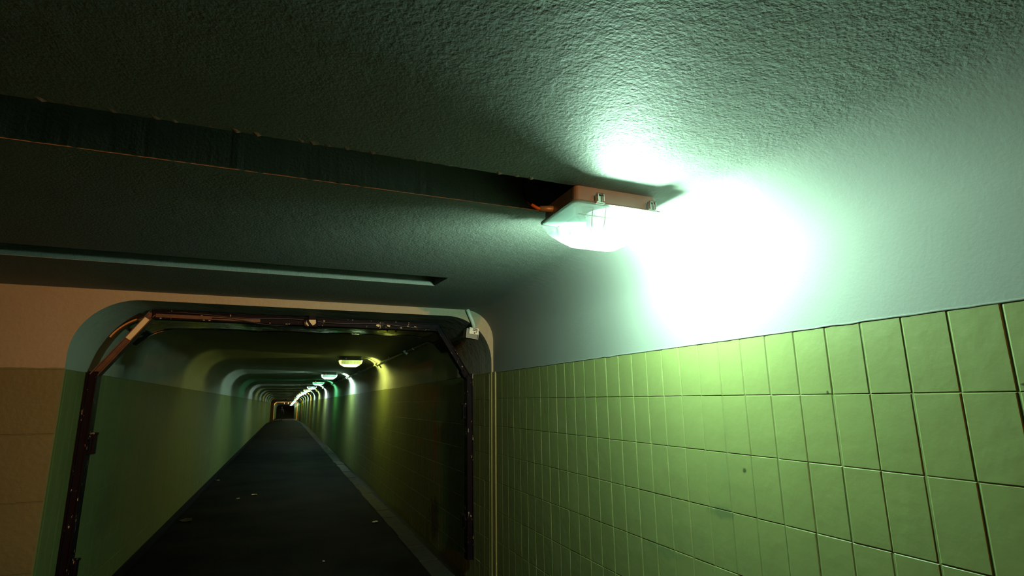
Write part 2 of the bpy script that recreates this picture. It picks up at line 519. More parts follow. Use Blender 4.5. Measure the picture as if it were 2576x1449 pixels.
# ------------------------------------------------------------------ header wall with the opening
inner = [(TXR, FZ)] + [(TXR, 0.1), (TXR, 0.28)] + arc(1.33, OZ - 0.42, 0.42, 0, PI / 2, 16) + [(0.6, OZ), (0, OZ), (-0.6, OZ)] + arc(-1.04, OZ - 0.41, 0.41, PI / 2, PI, 16) + [(TXL, 0.2), (TXL, FZ)]
outer = [(XW, FZ), (XW, CZ)] + arc(XR + 0.002 - CR, CZ - CR, CR, PI / 2, 0, 14) + [(XR + 0.002, FZ)]
poly = [Vector((x, YF, z)) for x, z in outer + inner]
bm = bmesh.new()
vs = [bm.verts.new(p) for p in poly]
for t in geometry.tessellate_polygon([poly]):
    try: bm.faces.new([vs[i] for i in t])
    except ValueError: pass
bmesh.ops.recalc_face_normals(bm, faces=bm.faces[:])
o = mesh_obj('wall_front', bm, M['front'])
tag(o, 'cream and green header wall around the rounded passage opening', kind='structure')
# rows of painted tiles on its left part
items = []
bmw = None
vs_, fs_ = [], []
zt = 0.262
for r in range(4):
    z1 = zt - 0.44 * r; z0 = max(FZ, z1 - 0.44)
    x0, x1 = XW, TXL
    b = len(vs_)
    for yy, i in ((YF, 0.0), (YF - 0.004, 0.003)):
        vs_ += [(x0, yy, z0 + i + .002), (x1 - i, yy, z0 + i + .002), (x1 - i, yy, z1 - i - .002), (x0, yy, z1 - i - .002)]
    for q in range(4): fs_.append((b + q, b + (q + 1) % 4, b + 4 + (q + 1) % 4, b + 4 + q))
    fs_.append((b + 4, b + 5, b + 6, b + 7))
me = bpy.data.meshes.new('panel'); me.from_pydata(vs_, [], fs_); me.materials.append(M['front'])
po = bpy.data.objects.new('panel', me); COL.objects.link(po); po.parent = o

# other chamber walls, behind the camera
for nm, c, s in (('wall_left', (XW - 0.05, (YB + YF) / 2, (FZ + CZ) / 2), (0.1, YF - YB, CZ - FZ)),
                 ('wall_back', ((XW + XR) / 2, YB - 0.05, (FZ + CZ) / 2), (XR - XW, 0.1, CZ - FZ))):
    bm = bmesh.new(); box(bm, c, s); o = mesh_obj(nm, bm, M['front']); tag(o, 'painted concrete wall of the chamber', kind='structure')

# ------------------------------------------------------------------ the passage
ysp = [YF, 5.0, 5.4, 5.8, YS]
profA_top = [(TXL, TL - 0.01)] + arc(-1.04, OZ - 0.41, 0.41, PI, PI / 2, 16) + [(-0.6, OZ), (0, OZ), (0.6, OZ)] + arc(1.33, OZ - 0.42, 0.42, PI / 2, 0, 16) + [(TXR, TL + 0.015)]
profB_top = [(TXL, TL - 0.01)] + arc(-1.00, TZ - 0.45, 0.45, PI, PI / 2, 16) + [(-0.6, TZ), (0, TZ), (0.6, TZ)] + arc(1.32, TZ - 0.43, 0.43, PI / 2, 0, 16) + [(TXR, TL + 0.01)]
bm = bmesh.new()
def shell(prof_, ylist, wob=0.0):
    prev = None
    first = last = None
    for y in ylist:
        row = [bm.verts.new((x, y, z - drop(y))) for x, z in prof_]
        if prev:
            for i in range(len(row) - 1): bm.faces.new((prev[i], prev[i + 1], row[i + 1], row[i]))
        else: first = row
        prev = row
    return first, prev
fA, lA = shell(profA_top, ysp)
ylB = [YS, 7, 8, 10, 15, 20, 30, 40, 50, 51, 52, 53, 54, 55, 60, 70, 90, 110, YEND]
fB, lB = shell(profB_top, ylB)
for i in range(len(lA) - 1):
    if (lA[i].co - fB[i].co).length > 1e-4 or (lA[i + 1].co - fB[i + 1].co).length > 1e-4:
        try: bm.faces.new((lA[i], lA[i + 1], fB[i + 1], fB[i]))
        except ValueError: pass
bmesh.ops.recalc_face_normals(bm, faces=bm.faces[:])
o = mesh_obj('ceiling_passage', bm, M['passage_white'])
for p in o.data.polygons: p.use_smooth = abs(p.normal.y) < 0.5
tag(o, 'rounded white painted ceiling of the long passage', kind='structure')

def side_wall(nm, x, sgn, label):
    bm = bmesh.new()
    prev = None
    for q, y in enumerate([YF, YF] + ylB):
        d = drop(y)
        tl = TL + 0.008 + (0.012 if sgn < 0 and y < 6 else 0)
        a = [bm.verts.new((x + (sgn * 0.006 if q else 0), y, FZ - d - 0.3)), bm.verts.new((x + (sgn * 0.006 if q else 0), y, tl - 0.004 - d)), bm.verts.new((x, y, tl - d))]
        if prev:
            for i in range(2): bm.faces.new((prev[i], prev[i + 1], a[i + 1], a[i]))
        prev = a
    bmesh.ops.recalc_face_normals(bm, faces=bm.faces[:])
    o = mesh_obj(nm, bm, M['passage_green'])
    tag(o, label, kind='structure')
    return o
wpl = side_wall('wall_passage_left', TXL, 1, 'green painted left wall of the passage')
wpr = side_wall('wall_passage_right', TXR, -1, 'green painted right wall of the passage')
# single tiles still readable between the corner and the steel frame, then a joined field
rest = []
for k in range(0, 190):
    yc = 4.83 + TW * k
    for r in range(8):
        zc = TL + 0.005 - 0.118 - TH * r
        if zc - TH / 2 < FZ - 0.2: continue
        if k < 6:
            o = bpy.data.objects.new('tile', tiles_full[rnd.randrange(4)])
            o.location = (TXR - 0.0058 + rnd.uniform(-0.0005, 0.0005), yc, zc)
            o.parent = wpr; COL.objects.link(o)
        else:
            rest.append(((TXR - 0.0058 + rnd.uniform(-0.0004, 0.0004), yc, zc), TH, TW + (JT - 0.0022)))
tile_field('tile_field', rest, M['passage_green'], wpr, 1, TW, 0.0014)
rest = []
for k in range(0, 190):
    yc = 4.83 + TW * k
    for r in range(8):
        zc = TL - 0.118 - TH * r
        if zc - TH / 2 < FZ - 0.2: continue
        rest.append(((TXL + 0.0058 + rnd.uniform(-0.0004, 0.0004), yc, zc), TH, TW + (JT - 0.0022)))
tile_field('tile_field', rest, M['passage_green'], wpl, -1, TW, 0.0012)

# far end wall of the passage
bm = bmesh.new()
box(bm, (0.1, YEND + 0.1, -1.2), (4.5, 0.2, 4.6))
o = mesh_obj('wall_end', bm, M['passage_green']); tag(o, 'dim wall closing the far end of the passage', kind='structure')

# ------------------------------------------------------------------ floor, gutters, drain covers
bm = bmesh.new()
prev = None
cols = [XW, TXL + 0.10, 1.42]
for y in [YB, 0, 2.5, 4.7] + [v for v in ylB if v > 6]:
    d = drop(y)
    xl = XW if y <= 4.8 else TXL + 0.10
    a = [bm.verts.new((xl if i == 0 else x, y, FZ - d)) for i, x in enumerate((0, 0.0, 1.44))]
    if prev:
        for i in range(2): bm.faces.new((prev[i], prev[i + 1], a[i + 1], a[i]))
    prev = a
floor = mesh_obj('floor', bm, M['asphalt'])
tag(floor, 'dark asphalt footway running the length of the underpass', kind='structure')
for nm, x0, x1 in (('trim_3', 1.43, 1.80), ('trim_4', TXL - 0.02, TXL + 0.11)):
    bm = bmesh.new(); prev = None
    for y in [YF - 6 if x0 > 0 else YF + .02] + [v for v in ylB]:
        d = drop(y)
        pr = [(x0, FZ - 0.002), (x0 + 0.004, FZ - 0.05), (x1 - 0.03, FZ - 0.05), (x1 - 0.025, FZ + 0.07), (x1, FZ + 0.075)] if x0 > 0 else \
             [(x1, FZ - 0.002), (x1 - 0.004, FZ - 0.04), (x0 + 0.05, FZ - 0.04), (x0 + 0.045, FZ + 0.04), (x0, FZ + 0.045)]
        a = [bm.verts.new((px, y, pz - d)) for px, pz in pr]
        if prev:
            for i in range(4): bm.faces.new((prev[i], prev[i + 1], a[i + 1], a[i]))
        prev = a
    o = mesh_obj(nm, bm, M['gutter'])
    tag(o, 'black gutter at the foot of the %s passage wall' % ('right' if x0 > 0 else 'left'), kind='structure')
# concrete drain covers beside the right gutter, one by one
bm = bmesh.new(); box(bm, (0, 0, 0), (0.20, 0.585, 0.05), None, 0.006)
slab_me = bpy.data.meshes.new('slab'); bm.to_mesh(slab_me); bm.free(); slab_me.materials.append(M['slab'])
for i in range(36):
    y = 4.6 + 0.6 * i
    o = bpy.data.objects.new('slab', slab_me)
    o.location = (1.535 + rnd.uniform(-0.012, 0.012), y, FZ - 0.014 + rnd.uniform(-0.006, 0.006))
    o.rotation_euler = (rnd.uniform(-0.008, 0.008), rnd.uniform(-0.01, 0.01), rnd.uniform(-0.012, 0.012))
    o.parent = floor; COL.objects.link(o)

# ------------------------------------------------------------------ ceiling lamps
def loft_rect(bm, rings, nseg=5, close_last=True, close_first=False):
    """rings: (x0,x1,y0,y1,z,r)"""
    rr = []
    for x0, x1, y0, y1, z, r in rings:
        pts = []
        for cx_, cy_, a0 in ((x1 - r, y1 - r, 0), (x0 + r, y1 - r, PI / 2), (x0 + r, y0 + r, PI), (x1 - r, y0 + r, 1.5 * PI)):
            for k in range(nseg + 1):
                a = a0 + PI / 2 * k / nseg
                pts.append(bm.verts.new((cx_ + r * math.cos(a), cy_ + r * math.sin(a), z)))
        rr.append(pts)
    for a, b in zip(rr, rr[1:]):
        n = len(a)
        for k in range(n): bm.faces.new((a[k], a[(k + 1) % n], b[(k + 1) % n], b[k]))
    if close_last: bm.faces.new(rr[-1])
    if close_first: bm.faces.new(rr[0][::-1])
    return rr

LW, LD = 0.214, 0.162       # half sizes of the bowl frame
def build_lamp(name, loc, bulb_mat, light_col, power, detail=True, bulb=(0.055, 0.0, -0.115), baffle=False, lv=False, protos={}):
    """a bulkhead lamp: origin on the ceiling above its middle"""
    root = empty(name, loc)
    def part(key, fn, mat, parent=root, smooth=False):
        if key not in protos:
            b = bmesh.new(); fn(b)
            bmesh.ops.recalc_face_normals(b, faces=b.faces[:])
            o = mesh_obj(key.split('*')[0], b, mat, parent, smooth)
            protos[key] = o.data
            return o
        o = bpy.data.objects.new(key.split('*')[0], protos[key]); COL.objects.link(o); o.parent = parent
        return o
    def housing(b):
        loft_rect(b, [(-LW + .02, LW - .02, -LD + .02, LD - .02, 0.0, .02), (-LW + .014, LW - .014, -LD + .014, LD - .014, -.066, .025)], 4, True, True)
    part('housing', housing, M['housing'])
    def rim(b):
        A = loft_rect(b, [(-LW + .022, LW - .022, -LD + .022, LD - .022, -.064, .02), (-LW, LW, -LD, LD, -.066, .03), (-LW - .002, LW + .002, -LD - .002, LD + .002, -.073, .03), (-LW + .012, LW - .012, -LD + .012, LD - .012, -.076, .025)], 5, False)
    part('bowl_frame', rim, M['gasket'])
    def bowl(b):
        rings = [(-LW + .006, LW - .006, -LD + .006, LD - .006, -.076, .028),
                 (-LW + .012, LW - .012, -LD + .012, LD - .012, -.090, .028),
                 (-LW + .020, LW - .020, -LD + .022, LD - .022, -.126, .030),
                 (-LW + .062, LW - .062, -LD + .045, LD - .045, -.160, .035),
                 (-LW + .100, LW - .100, -LD + .068, LD - .068, -.186, .035)]
        loft_rect(b, rings, 5, True)
    bo = part('bowl*c' if lv else 'bowl', bowl, M['glass_clear'] if lv else M['glass'])
    if detail:
        # moulded ribs of the prismatic glass
        for s in (-1, 1):
            for x in (-0.12, -0.06, 0.0, 0.06, 0.12):
                part('rib*%g,%d' % (x, s), lambda b: tube(b, [(x, s * (LD - .014), -.080), (x, s * (LD - .028), -.128), (x * .9, s * (LD - .052), -.165), (x * .8, s * (LD - .074), -.185)], .0016, 5), M['gasket'], bo)
            part('rib*%d' % s, lambda b: tube(b, [(-LW + .03, s * (LD - .026), -.118), (LW - .03, s * (LD - .026), -.118)], .0014, 5), M['gasket'], bo)
    def clip(b):
        box(b, (0, 0, -.055), (.030, .008, .044), None, .002)
        box(b, (0, -.006, -.074), (.040, .012, .008), None, .002)
        tube(b, [(-.016, -.010, -.036), (.016, -.010, -.036)], .004, 8)
        box(b, (-.013, -.012, -.052), (.004, .010, .03), None, .001)
        box(b, (.013, -.012, -.052), (.004, .010, .03), None, .001)
    for x in (-0.10, 0.15):
        o = part('clip', clip, M['chrome']); o.location = (x, -LD - .001, 0)
        if detail:
            o = part('clip', clip, M['chrome']); o.location = (x, LD + .001, 0); o.rotation_euler = (0, 0, PI)
    # bulb
    b = bmesh.new()
    tube(b, [(bulb[0] + dx, bulb[1], bulb[2]) for dx in (-.05, -.035, 0, .04, .055)], [.008, .018, .026, .020, .006], 10)
    mesh_obj('bulb', b, bulb_mat, root, True)
    # lamp holder
    def holder(b):
        tube(b, [(-.035 - .0, 0, 0), (.01, 0, 0)], .017, 10)
        box(b, (-.02, 0, .03), (.02, .03, .05), None, .003)
    o = part('lamp_holder', holder, M['reflector']); o.location = (bulb[0] - .065, bulb[1], bulb[2])
    if lv:  # plates added inside the bowl to narrow its light into a band
        for s in (-1, 1):
            def added_louvre(b):
                box(b, (0, 0, -.108), (2 * LW - .07, .003, .088), None, .001)
            o = part('reflector', added_louvre, M['opal_added_louvre']); o.location = (0, s * (LD - .055), 0)
    if baffle:
        bb = bmesh.new()
        prev = None
        for i in range(11):
            a = -1.0 + 2.0 * i / 10
            x = -0.072 + 0.055 * a * a * 1.2
            yy = -0.035 + a * (LD - .065)
            row = [bb.verts.new((x, yy, -.067)), bb.verts.new((x - .004, yy, -.115)), bb.verts.new((x + .010, yy * .93, -.172 + .02 * a * a))]
            if prev:
                for k in range(2): bb.faces.new((prev[k], prev[k + 1], row[k + 1], row[k]))
            prev = row
        o = mesh_obj('reflector', bb, M['opal'], root, True)
        md = o.modifiers.new('s', 'SOLIDIFY'); md.thickness = 0.002
    # the light itself
    ld = bpy.data.lights.new('lamp_light', 'POINT'); ld.energy = power; ld.color = light_col; ld.shadow_soft_size = 0.045 if baffle else 0.03
    lo = bpy.data.objects.new('lamp_light', ld); COL.objects.link(lo); lo.parent = root; lo.location = bulb
    return root

bulb_white = mat_emit('bulb_glow_white', (0.85, 1.0, 0.92), 20, True)
main_lamp = build_lamp('ceiling_lamp', (1.207, 1.906, CZ), bulb_white, (0.62, 1.0, 0.75), MAIN_POWER, True, (0.118, -0.02, -0.150), True)
tag(main_lamp, 'big glowing bulkhead lamp with glass bowl on the near ceiling, bright right half', 'lamp', 'bulkhead lamps along the underpass ceiling')
# supply cable of the near lamp, coming out of the groove
cable = empty('power_cable', (0.955, 2.0, 0.85))
bm = bmesh.new()
pts = smooth_path([(-.04, 0.05, .16), (-.052, .03, .06), (-.045, .0, -.01), (-.012, -.02, -.035)], 6)
tube(bm, pts, .0045, 8)
mesh_obj('sheath', bm, M['rubber'], cable, True)
bm = bmesh.new()
tube(bm, smooth_path([(-.032, -.010, -.020), (-.014, -.020, -.034), (.004, -.024, -.040)], 4), .0075, 8)
tag(mesh_obj('sleeve', bm, M['copper'], cable, True), 'orange cable sleeve')
bm = bmesh.new()
tube(bm, [(.0, -.024, -.039), (.05, -.03, -.036), (.10, -.03, -.030)], [.013, .015, .015], 10)
mesh_obj('gland', bm, M['housing'], cable, True)
tag(cable, 'short black cable with orange sleeve looping from the groove into the near lamp', 'cable')

cols = {'y': (1.0, 0.92, 0.20), 'w': (0.72, 1.0, 0.84), 'g': (0.22, 1.0, 0.45), 'yg': (0.80, 1.0, 0.42), 'b': (0.80, 1.0, 0.95)}
mats = {k: mat_emit('bulb_glow_' + k, tuple(0.5 + 0.5 * c for c in v), 12, True) for k, v in cols.items()}
seq = [('y', 0.7), ('w', 2.0), ('g', 0.6), ('b', 2.4), ('yg', 1.1), ('w', 1.0), ('y', 1.0), ('w', 1.3), ('yg', 1.0), ('w', 0.9), ('y', 1.0), ('w', 1.1), ('g', 0.8), ('w', 1.0), ('yg', 1), ('w', 1), ('y', 0.8), ('w', 0.8), ('w', 0.5), ('b', .5)]
lab = ['yellow-glowing bulkhead lamp, nearest one inside the passage', 'white-glowing bulkhead lamp, second one inside the passage',
       'dim green-glowing bulkhead lamp, third one inside the passage', 'white bulkhead lamp just behind the dim green-glowing lamp',
       'yellow-green bulkhead lamp, fifth one inside the passage', 'small white bulkhead lamp, sixth one inside the passage, where the row begins to merge',
       'small yellow bulkhead lamp, seventh one inside the passage', 'small bright white lamp, eighth one inside the passage', 'tiny yellow-green lamp, ninth one inside the passage']
LY = []
for i, (k, pw) in enumerate(seq):
    y = 10.7 + 5.45 * i
    LY.append(y)
    o = build_lamp('ceiling_lamp', (1.10, y, TZ - drop(y)), mats[k], cols[k], TUNNEL_POWER * pw * (1 if i < 5 else 1.3 if i < 15 else 2.0), i < 4, (0.03 if i else 0.06, 0, -0.115), False, lv=True)
    tag(o, lab[i] if i < len(lab) else 'tiny bright lamp in the far merging row near the vanishing point', 'lamp', 'bulkhead lamps along the underpass ceiling')

# ------------------------------------------------------------------ conduit, junction boxes, branch conduits
CX, CZ2 = 1.600, 0.745
conduit = empty('conduit_pipe', (1.60, 4.95, 0.64))
def L(p): return (p[0] - 1.60, p[1] - 4.95, p[2] - 0.64)
bm = bmesh.new()
pts = [(1.53, 4.785, 0.622), (1.56, 4.92, 0.632), (1.592, 5.15, 0.642), (1.598, 5.6, 0.645), (1.600, 6.1, 0.655), (CX, 6.6, CZ2)] + [(CX, y, CZ2 - drop(y)) for y in (8, 12, 20, 35, 50, 55, 70, 90, 115)]
tube(bm, [L(p) for p in pts], 0.015, 8)
mesh_obj('pipe', bm, M['pipe'], conduit, True)
sad = bmesh.new(); box(sad, (0, 0, 0), (0.075, 0.025, 0.012), Matrix.Rotation(PI / 4, 3, 'Y'), 0.002); box(sad, (-.012, 0, -.012), (0.035, 0.02, 0.036), Matrix.Rotation(PI / 4, 3, 'Y'), 0.003)
sme = bpy.data.meshes.new('saddle'); sad.to_mesh(sme); sad.free(); sme.materials.append(M['pipe'])
for y in (5.9, 6.9, 7.45, 9.4, 12.1, 14.8, 17.5):
    o = bpy.data.objects.new('saddle', sme); o.location = L((CX + 0.012, y, (CZ2 if y > 6.3 else 0.65) + 0.012)); o.parent = conduit; COL.objects.link(o)
bm = bmesh.new()
tube(bm, [L((1.533, 4.80, 0.623)), L((1.552, 4.885, 0.629))], 0.026, 12)
mesh_obj('coupling', bm, M['pipe'], conduit, True)
tag(conduit, 'long painted conduit pipe along the upper right corner of the passage', 'pipe')

def jbox_meshes():
    R45 = Matrix.Rotation(PI / 4, 3, 'Y')
    b = bmesh.new(); box(b, (0, 0, 0), (0.075, 0.11, 0.05), R45, 0.006)
    me1 = bpy.data.meshes.new('body'); b.to_mesh(me1); b.free(); me1.materials.append(M['pipe'])
    b = bmesh.new(); box(b, (-.0225, 0, -.0225), (0.083, 0.118, 0.014), R45, 0.003)
    me2 = bpy.data.meshes.new('lid'); b.to_mesh(me2); b.free(); me2.materials.append(M['boxgrey'])
    return me1, me2
me1, me2 = jbox_meshes()
names = {0: 'small painted junction box on the conduit just inside the passage, before the nearest lamp',
         1: 'junction box at the conduit beside the nearest yellow lamp of the passage',
         2: 'junction box on the conduit midway between the first two passage lamps',
         3: 'junction box at the conduit beside the second passage lamp',
         4: 'junction box on the conduit between second and third passage lamps', 5: 'junction box beside the dim green passage lamp',
         6: 'small junction box on the conduit just beyond the dim green lamp', 7: 'small junction box beside the fourth passage lamp'}
for i in range(14):
    y = 8.0 + 2.72 * i
    r = empty('junction_box', (CX + 0.002, y, CZ2 + 0.002 - drop(y)))
    for nm, me in (('body', me1), ('lid', me2)):
        o = bpy.data.objects.new(nm, me); o.parent = r; COL.objects.link(o)
    tag(r, names.get(i, 'tiny junction box on the conduit deep inside the passage'), 'box', 'junction boxes on the passage conduit')
for i, y in enumerate(LY[:8]):
    r = empty('branch_conduit', (1.29, y + .02, TZ - drop(y) - .02))
    bm = bmesh.new()
    pts = [(1.285, TZ - .018), (1.34, TZ - .016)] + arc(1.32, TZ - 0.43, 0.416, PI / 2 - 0.15, PI / 4, 8)
    tube(bm, [(x - 1.29, 0, z - TZ + .02) for x, z in pts], 0.010, 8)
    mesh_obj('pipe', bm, M['pipe'], r, True)
    tag(r, ['curved branch conduit from the nearest passage lamp to the corner pipe', 'curved branch conduit from the second passage lamp to the corner pipe',
            'curved branch conduit at the dim green passage lamp', 'curved branch conduit of the fourth passage lamp', 'curved branch conduit of the fifth, yellow-green passage lamp'][i] if i < 5 else 'curved branch conduit of a distant passage lamp', 'pipe', 'branch conduits of the passage lamps')

# labelled box at the mouth of the passage with its feed from the ceiling
jb = empty('junction_box', (1.548, 4.695, 0.628), (0, 0.10, 0.0))
bm = bmesh.new(); box(bm, (-.004, 0.03, -0.008), (0.112, 0.10, 0.086), None, 0.006)
mesh_obj('body', bm, M['boxgrey'], jb)
bm = bmesh.new()
box(bm, (0.008, -0.028, 0.012), (0.092, 0.014, 0.060), None, 0.006)
box(bm, (0.008, 0.0, 0.040), (0.092, 0.06, 0.008), None, 0.003)
mesh_obj('cover', bm, M['boxcream'], jb)['label'] = 'cream box cover with marker writing'
bm = bmesh.new()
tube(bm, [(-.060, -.024, .034), (-.060, -.024, -.052), (.054, -.024, -.055), (.056, -.024, .0)], 0.0022, 6)
mesh_obj('rim', bm, M['boxcream'], jb)
bm = bmesh.new()
bmesh.ops.create_circle(bm, cap_ends=True, segments=16, radius=0.007)
bmesh.ops.rotate(bm, verts=bm.verts[:], cent=(0, 0, 0), matrix=Matrix.Rotation(PI / 2, 3, 'X'))
bmesh.ops.translate(bm, verts=bm.verts[:], vec=(0.012, -0.0356, -0.004))
mesh_obj('key_hole', bm, M['ink'], jb)
cu = bpy.data.curves.new('writing', 'FONT'); cu.body = 'SPJ'; cu.size = 0.036; cu.extrude = 0.0005; cu.align_x = 'CENTER'; cu.align_y = 'CENTER'; cu.offset = 0.0012
tmp = bpy.data.objects.new('writing', cu); COL.objects.link(tmp)
bpy.context.view_layer.update()
tme = bpy.data.meshes.new_from_object(tmp.evaluated_get(bpy.context.evaluated_depsgraph_get()))
bpy.data.objects.remove(tmp)
tme.materials.clear(); tme.materials.append(M['ink'])
to = bpy.data.objects.new('writing', tme); COL.objects.link(to)
to.location = (0.016, -0.0362, 0.022); to.rotation_euler = (PI / 2, 0.22, 0); to.parent = jb
to['label'] = 'black marker letters'
tag(jb, 'cream junction box with black marker writing at the passage mouth, upper right', 'box')
fc = empty('feed_conduit', (1.515, 4.705, CZ))
bm = bmesh.new()
tube(bm, [(-.012, -.006, -.001), (.012, -.006, -.055), (.036, -.006, -.11), (.058, -.006, -.172)], [0.018] * 4, 12)
mesh_obj('pipe', bm, M['pipe_light'], fc, True)
tag(fc, 'pale green feed conduit from ceiling down to the marked junction box', 'pipe')

# ------------------------------------------------------------------ steel frame in the passage mouth
YP = 5.2
frame = empty('steel_frame', (0.13, YP, FZ))
def F(x, z, y=YP): return (x - 0.13, y - YP, z - FZ)
def bar(name, p0, p1, wd, dp, mat, flange=True, bev=0.004):
    a, b = Vector(F(*p0)), Vector(F(*p1))
    d = b - a; ang = math.atan2(d.z, d.x)
    rot = Matrix.Rotation(-ang, 3, 'Y')
    bm = bmesh.new()
    box(bm, (a + b) / 2, (d.length, dp, wd), rot, bev)
    if flange:
        nrm = rot @ Vector((0, 0, 1))
        for s in (-1, 1):
            box(bm, (a + b) / 2 + nrm * s * (wd / 2 - .004) + Vector((0, -dp / 2 - .008, 0)), (d.length, .02, .008), rot, 0.001)
    return mesh_obj(name, bm, mat, frame)
tb = bar('top_bar', (-1.06, 0.738), (1.36, 0.726), 0.072, 0.09, M['frame'])
bar('brown_strip', (-1.03, 0.728, YP - .056), (-0.25, 0.722, YP - .056), 0.030, 0.008, M['brown_steel'], False, 0.001)['label'] = 'brown strip'
bar('corner_brace', (-1.055, 0.745), (-1.395, 0.235), 0.055, 0.08, M['brown_steel'])['label'] = 'brown left diagonal brace'
bar('corner_brace', (1.345, 0.735), (1.665, 0.24), 0.055, 0.08, M['frame'])
bar('post', (-1.395, 0.27), (-1.40, FZ + 0.02), 0.065, 0.10, M['frame'])
bar('post', (1.675, 0.28), (1.690, -1.43), 0.060, 0.09, M['frame'])
p = bar('plate', (-1.085, 0.70, YP - .054), (-1.20, 0.53, YP - .054), 0.044, 0.006, M['plate'], False, 0.001); p['label'] = 'cream plate on left brace'
bm = bmesh.new()
pts = arc(-1.04, OZ - 0.41, 0.39, 2.02, 2.62, 10)
for (x0, z0), (x1, z1) in zip(pts, pts[1:]):
    m = ((x0 + x1) / 2, (z0 + z1) / 2); a = math.atan2(z1 - z0, x1 - x0)
    box(bm, F(m[0], m[1], YP + .20), (math.hypot(x1 - x0, z1 - z0) * 1.05, 0.05, 0.012), Matrix.Rotation(-a, 3, 'Y'))
mesh_obj('arc_strap', bm, M['plate'], frame)['label'] = 'curved tan strap at left corner'
for x, z, s in ((1.632, -0.085, (0.03, 0.05, 0.14)), (1.645, -1.10, (0.024, 0.05, 0.12)), (-1.35, -0.28, (0.05, 0.06, 0.15)), (-1.352, -1.18, (0.045, 0.06, 0.16))):
    bm = bmesh.new()
    box(bm, F(x, z), s, None, 0.004)
    box(bm, F(x - (0.012 if x > 0 else -0.012), z + s[2] * 0.52, YP - .01), (0.05, 0.03, 0.016), None, 0.003)
    tube(bm, [F(x, z - s[2] * .3, YP - .04), F(x, z + s[2] * .3, YP - .04)], 0.008, 8)
    mesh_obj('latch', bm, M['frame'], frame)
bm = bmesh.new()
box(bm, F(1.628, 0.285), (0.07, 0.10, 0.06), Matrix.Rotation(1.0, 3, 'Y'), 0.006)
tube(bm, [F(1.62, 0.31, YP - .06), F(1.62, 0.31, YP + .05)], 0.014, 10)
mesh_obj('pivot_joint', bm, M['frame'], frame)
bm = bmesh.new()
box(bm, F(0.165, 0.715, YP - .03), (0.115, 0.12, 0.075), None, 0.012)
box(bm, F(0.175, 0.765, YP - .05), (0.062, 0.08, 0.04), None, 0.004)
cb = mesh_obj('centre_block', bm, M['frame'], frame)
bm = bmesh.new()
for outline in ([(0.145, .742), (0.205, .744), (0.208, .715), (.196, .700), (.182, .692), (.170, .705), (.155, .722)], [(0.122, .716), (0.134, .718), (.150, .690), (.142, .684), (.130, .700)]):
    vs = [bm.verts.new(F(x, z, YP - .0925)) for x, z in outline]
    f = bm.faces.new(vs)
g = bmesh.ops.extrude_face_region(bm, geom=bm.faces[:]); bmesh.ops.translate(bm, verts=[v for v in g['geom'] if isinstance(v, bmesh.types.BMVert)], vec=(0, -.001, 0))
mesh_obj('paint_flake', bm, M['plate'], frame)['label'] = 'cream peeling patch'
# thin cables strung along the top bar
bm = bmesh.new()
tube(bm, [F(-0.98 + 0.16 * i, 0.752 + 0.010 * math.sin(i * 1.3) - 0.0045 * i * .5, YP - 0.068) for i in range(15)], 0.006, 6)
tube(bm, [F(-0.62 + 0.12 * i, 0.705 + 0.022 * math.sin(i * .9 + 1), YP - 0.072) for i in range(6)], 0.004, 6)
mesh_obj('wire', bm, M['rubber'], frame, True)
for x, z in ((0.86, .725), (0.76, .722), (1.05, .722), (1.12, .720)):
    bm = bmesh.new()
    box(bm, F(x, z, YP - .064), (0.030, 0.004, 0.008 if x > 1 else .022), Matrix.Rotation(0.4, 3, 'Y'), .001)
    mesh_obj('paint_flake', bm, M['plate'], frame)
tag(frame, 'chipped black steel frame with diagonal corners standing in the passage mouth', 'frame')

# glossy joint sheet hanging under the soffit just behind the frame
sheet = empty('joint_cover', (0.1, 5.75, OZ))
bm = bmesh.new()
nx, ny = 90, 12
grid = []
for j in range(ny + 1):
    row = []
    for i in range(nx + 1):
        u = i / nx; v = j / ny
        # follow the soffit profile a little below it
        s = -1.30 + 2.75 * u
        x = s
        if x < -1.04: z = OZ - 0.41 + math.sqrt(max(0, 0.40 ** 2 - (x + 1.04) ** 2))
        elif x > 1.33: z = OZ - 0.42 + math.sqrt(max(0, 0.41 ** 2 - (x - 1.33) ** 2))
        else: z = OZ - 0.008
        y = 5.45 + 0.80 * v
        sag = 0.020 * (math.sin(v * PI) ** 1.0) * (0.6 + 0.6 * noise.noise(Vector((x * 2.3, 1, 0)))) + 0.010 * (noise.noise(Vector((x * 4.0, y * 2.5, 3))) + 0.6)
        edge = 0.004 * noise.noise(Vector((x * 14, 8, 0))) if j == ny else 0
        z -= max(0.0, sag) + edge
        row.append(bm.verts.new((x - 0.1, y - 5.75 + (0.02 * noise.noise(Vector((x * 3, 4, j * .0))) if j == ny else 0), z - OZ)))
    grid.append(row)
for j in range(ny):
    for i in range(nx):
        bm.faces.new((grid[j][i], grid[j + 1][i], grid[j + 1][i + 1], grid[j][i + 1]))
EDGE = [v.co.copy() for v in grid[-1]]
o = mesh_obj('sheet', bm, M['sheet'], sheet, True)
md = o.modifiers.new('s', 'SOLIDIFY'); md.thickness = 0.003
bm = bmesh.new()
tube(bm, [v + Vector((0, .004 * math.sin(v.x * 9), -.004 - .002 * math.sin(v.x * 13))) for v in EDGE], .0055, 10)
b_ = mesh_obj('added_glint_bead', bm, M['bead'], sheet, True)  # bead added along the far edge to give a highlight line
for x in (0.93, 1.02):
    bm = bmesh.new()
    tube(bm, [(x - .1, -.12, -.022), (x - .1, -.12, -.048)], 0.009, 8)
    mesh_obj('bolt', bm, M['frame'], sheet)
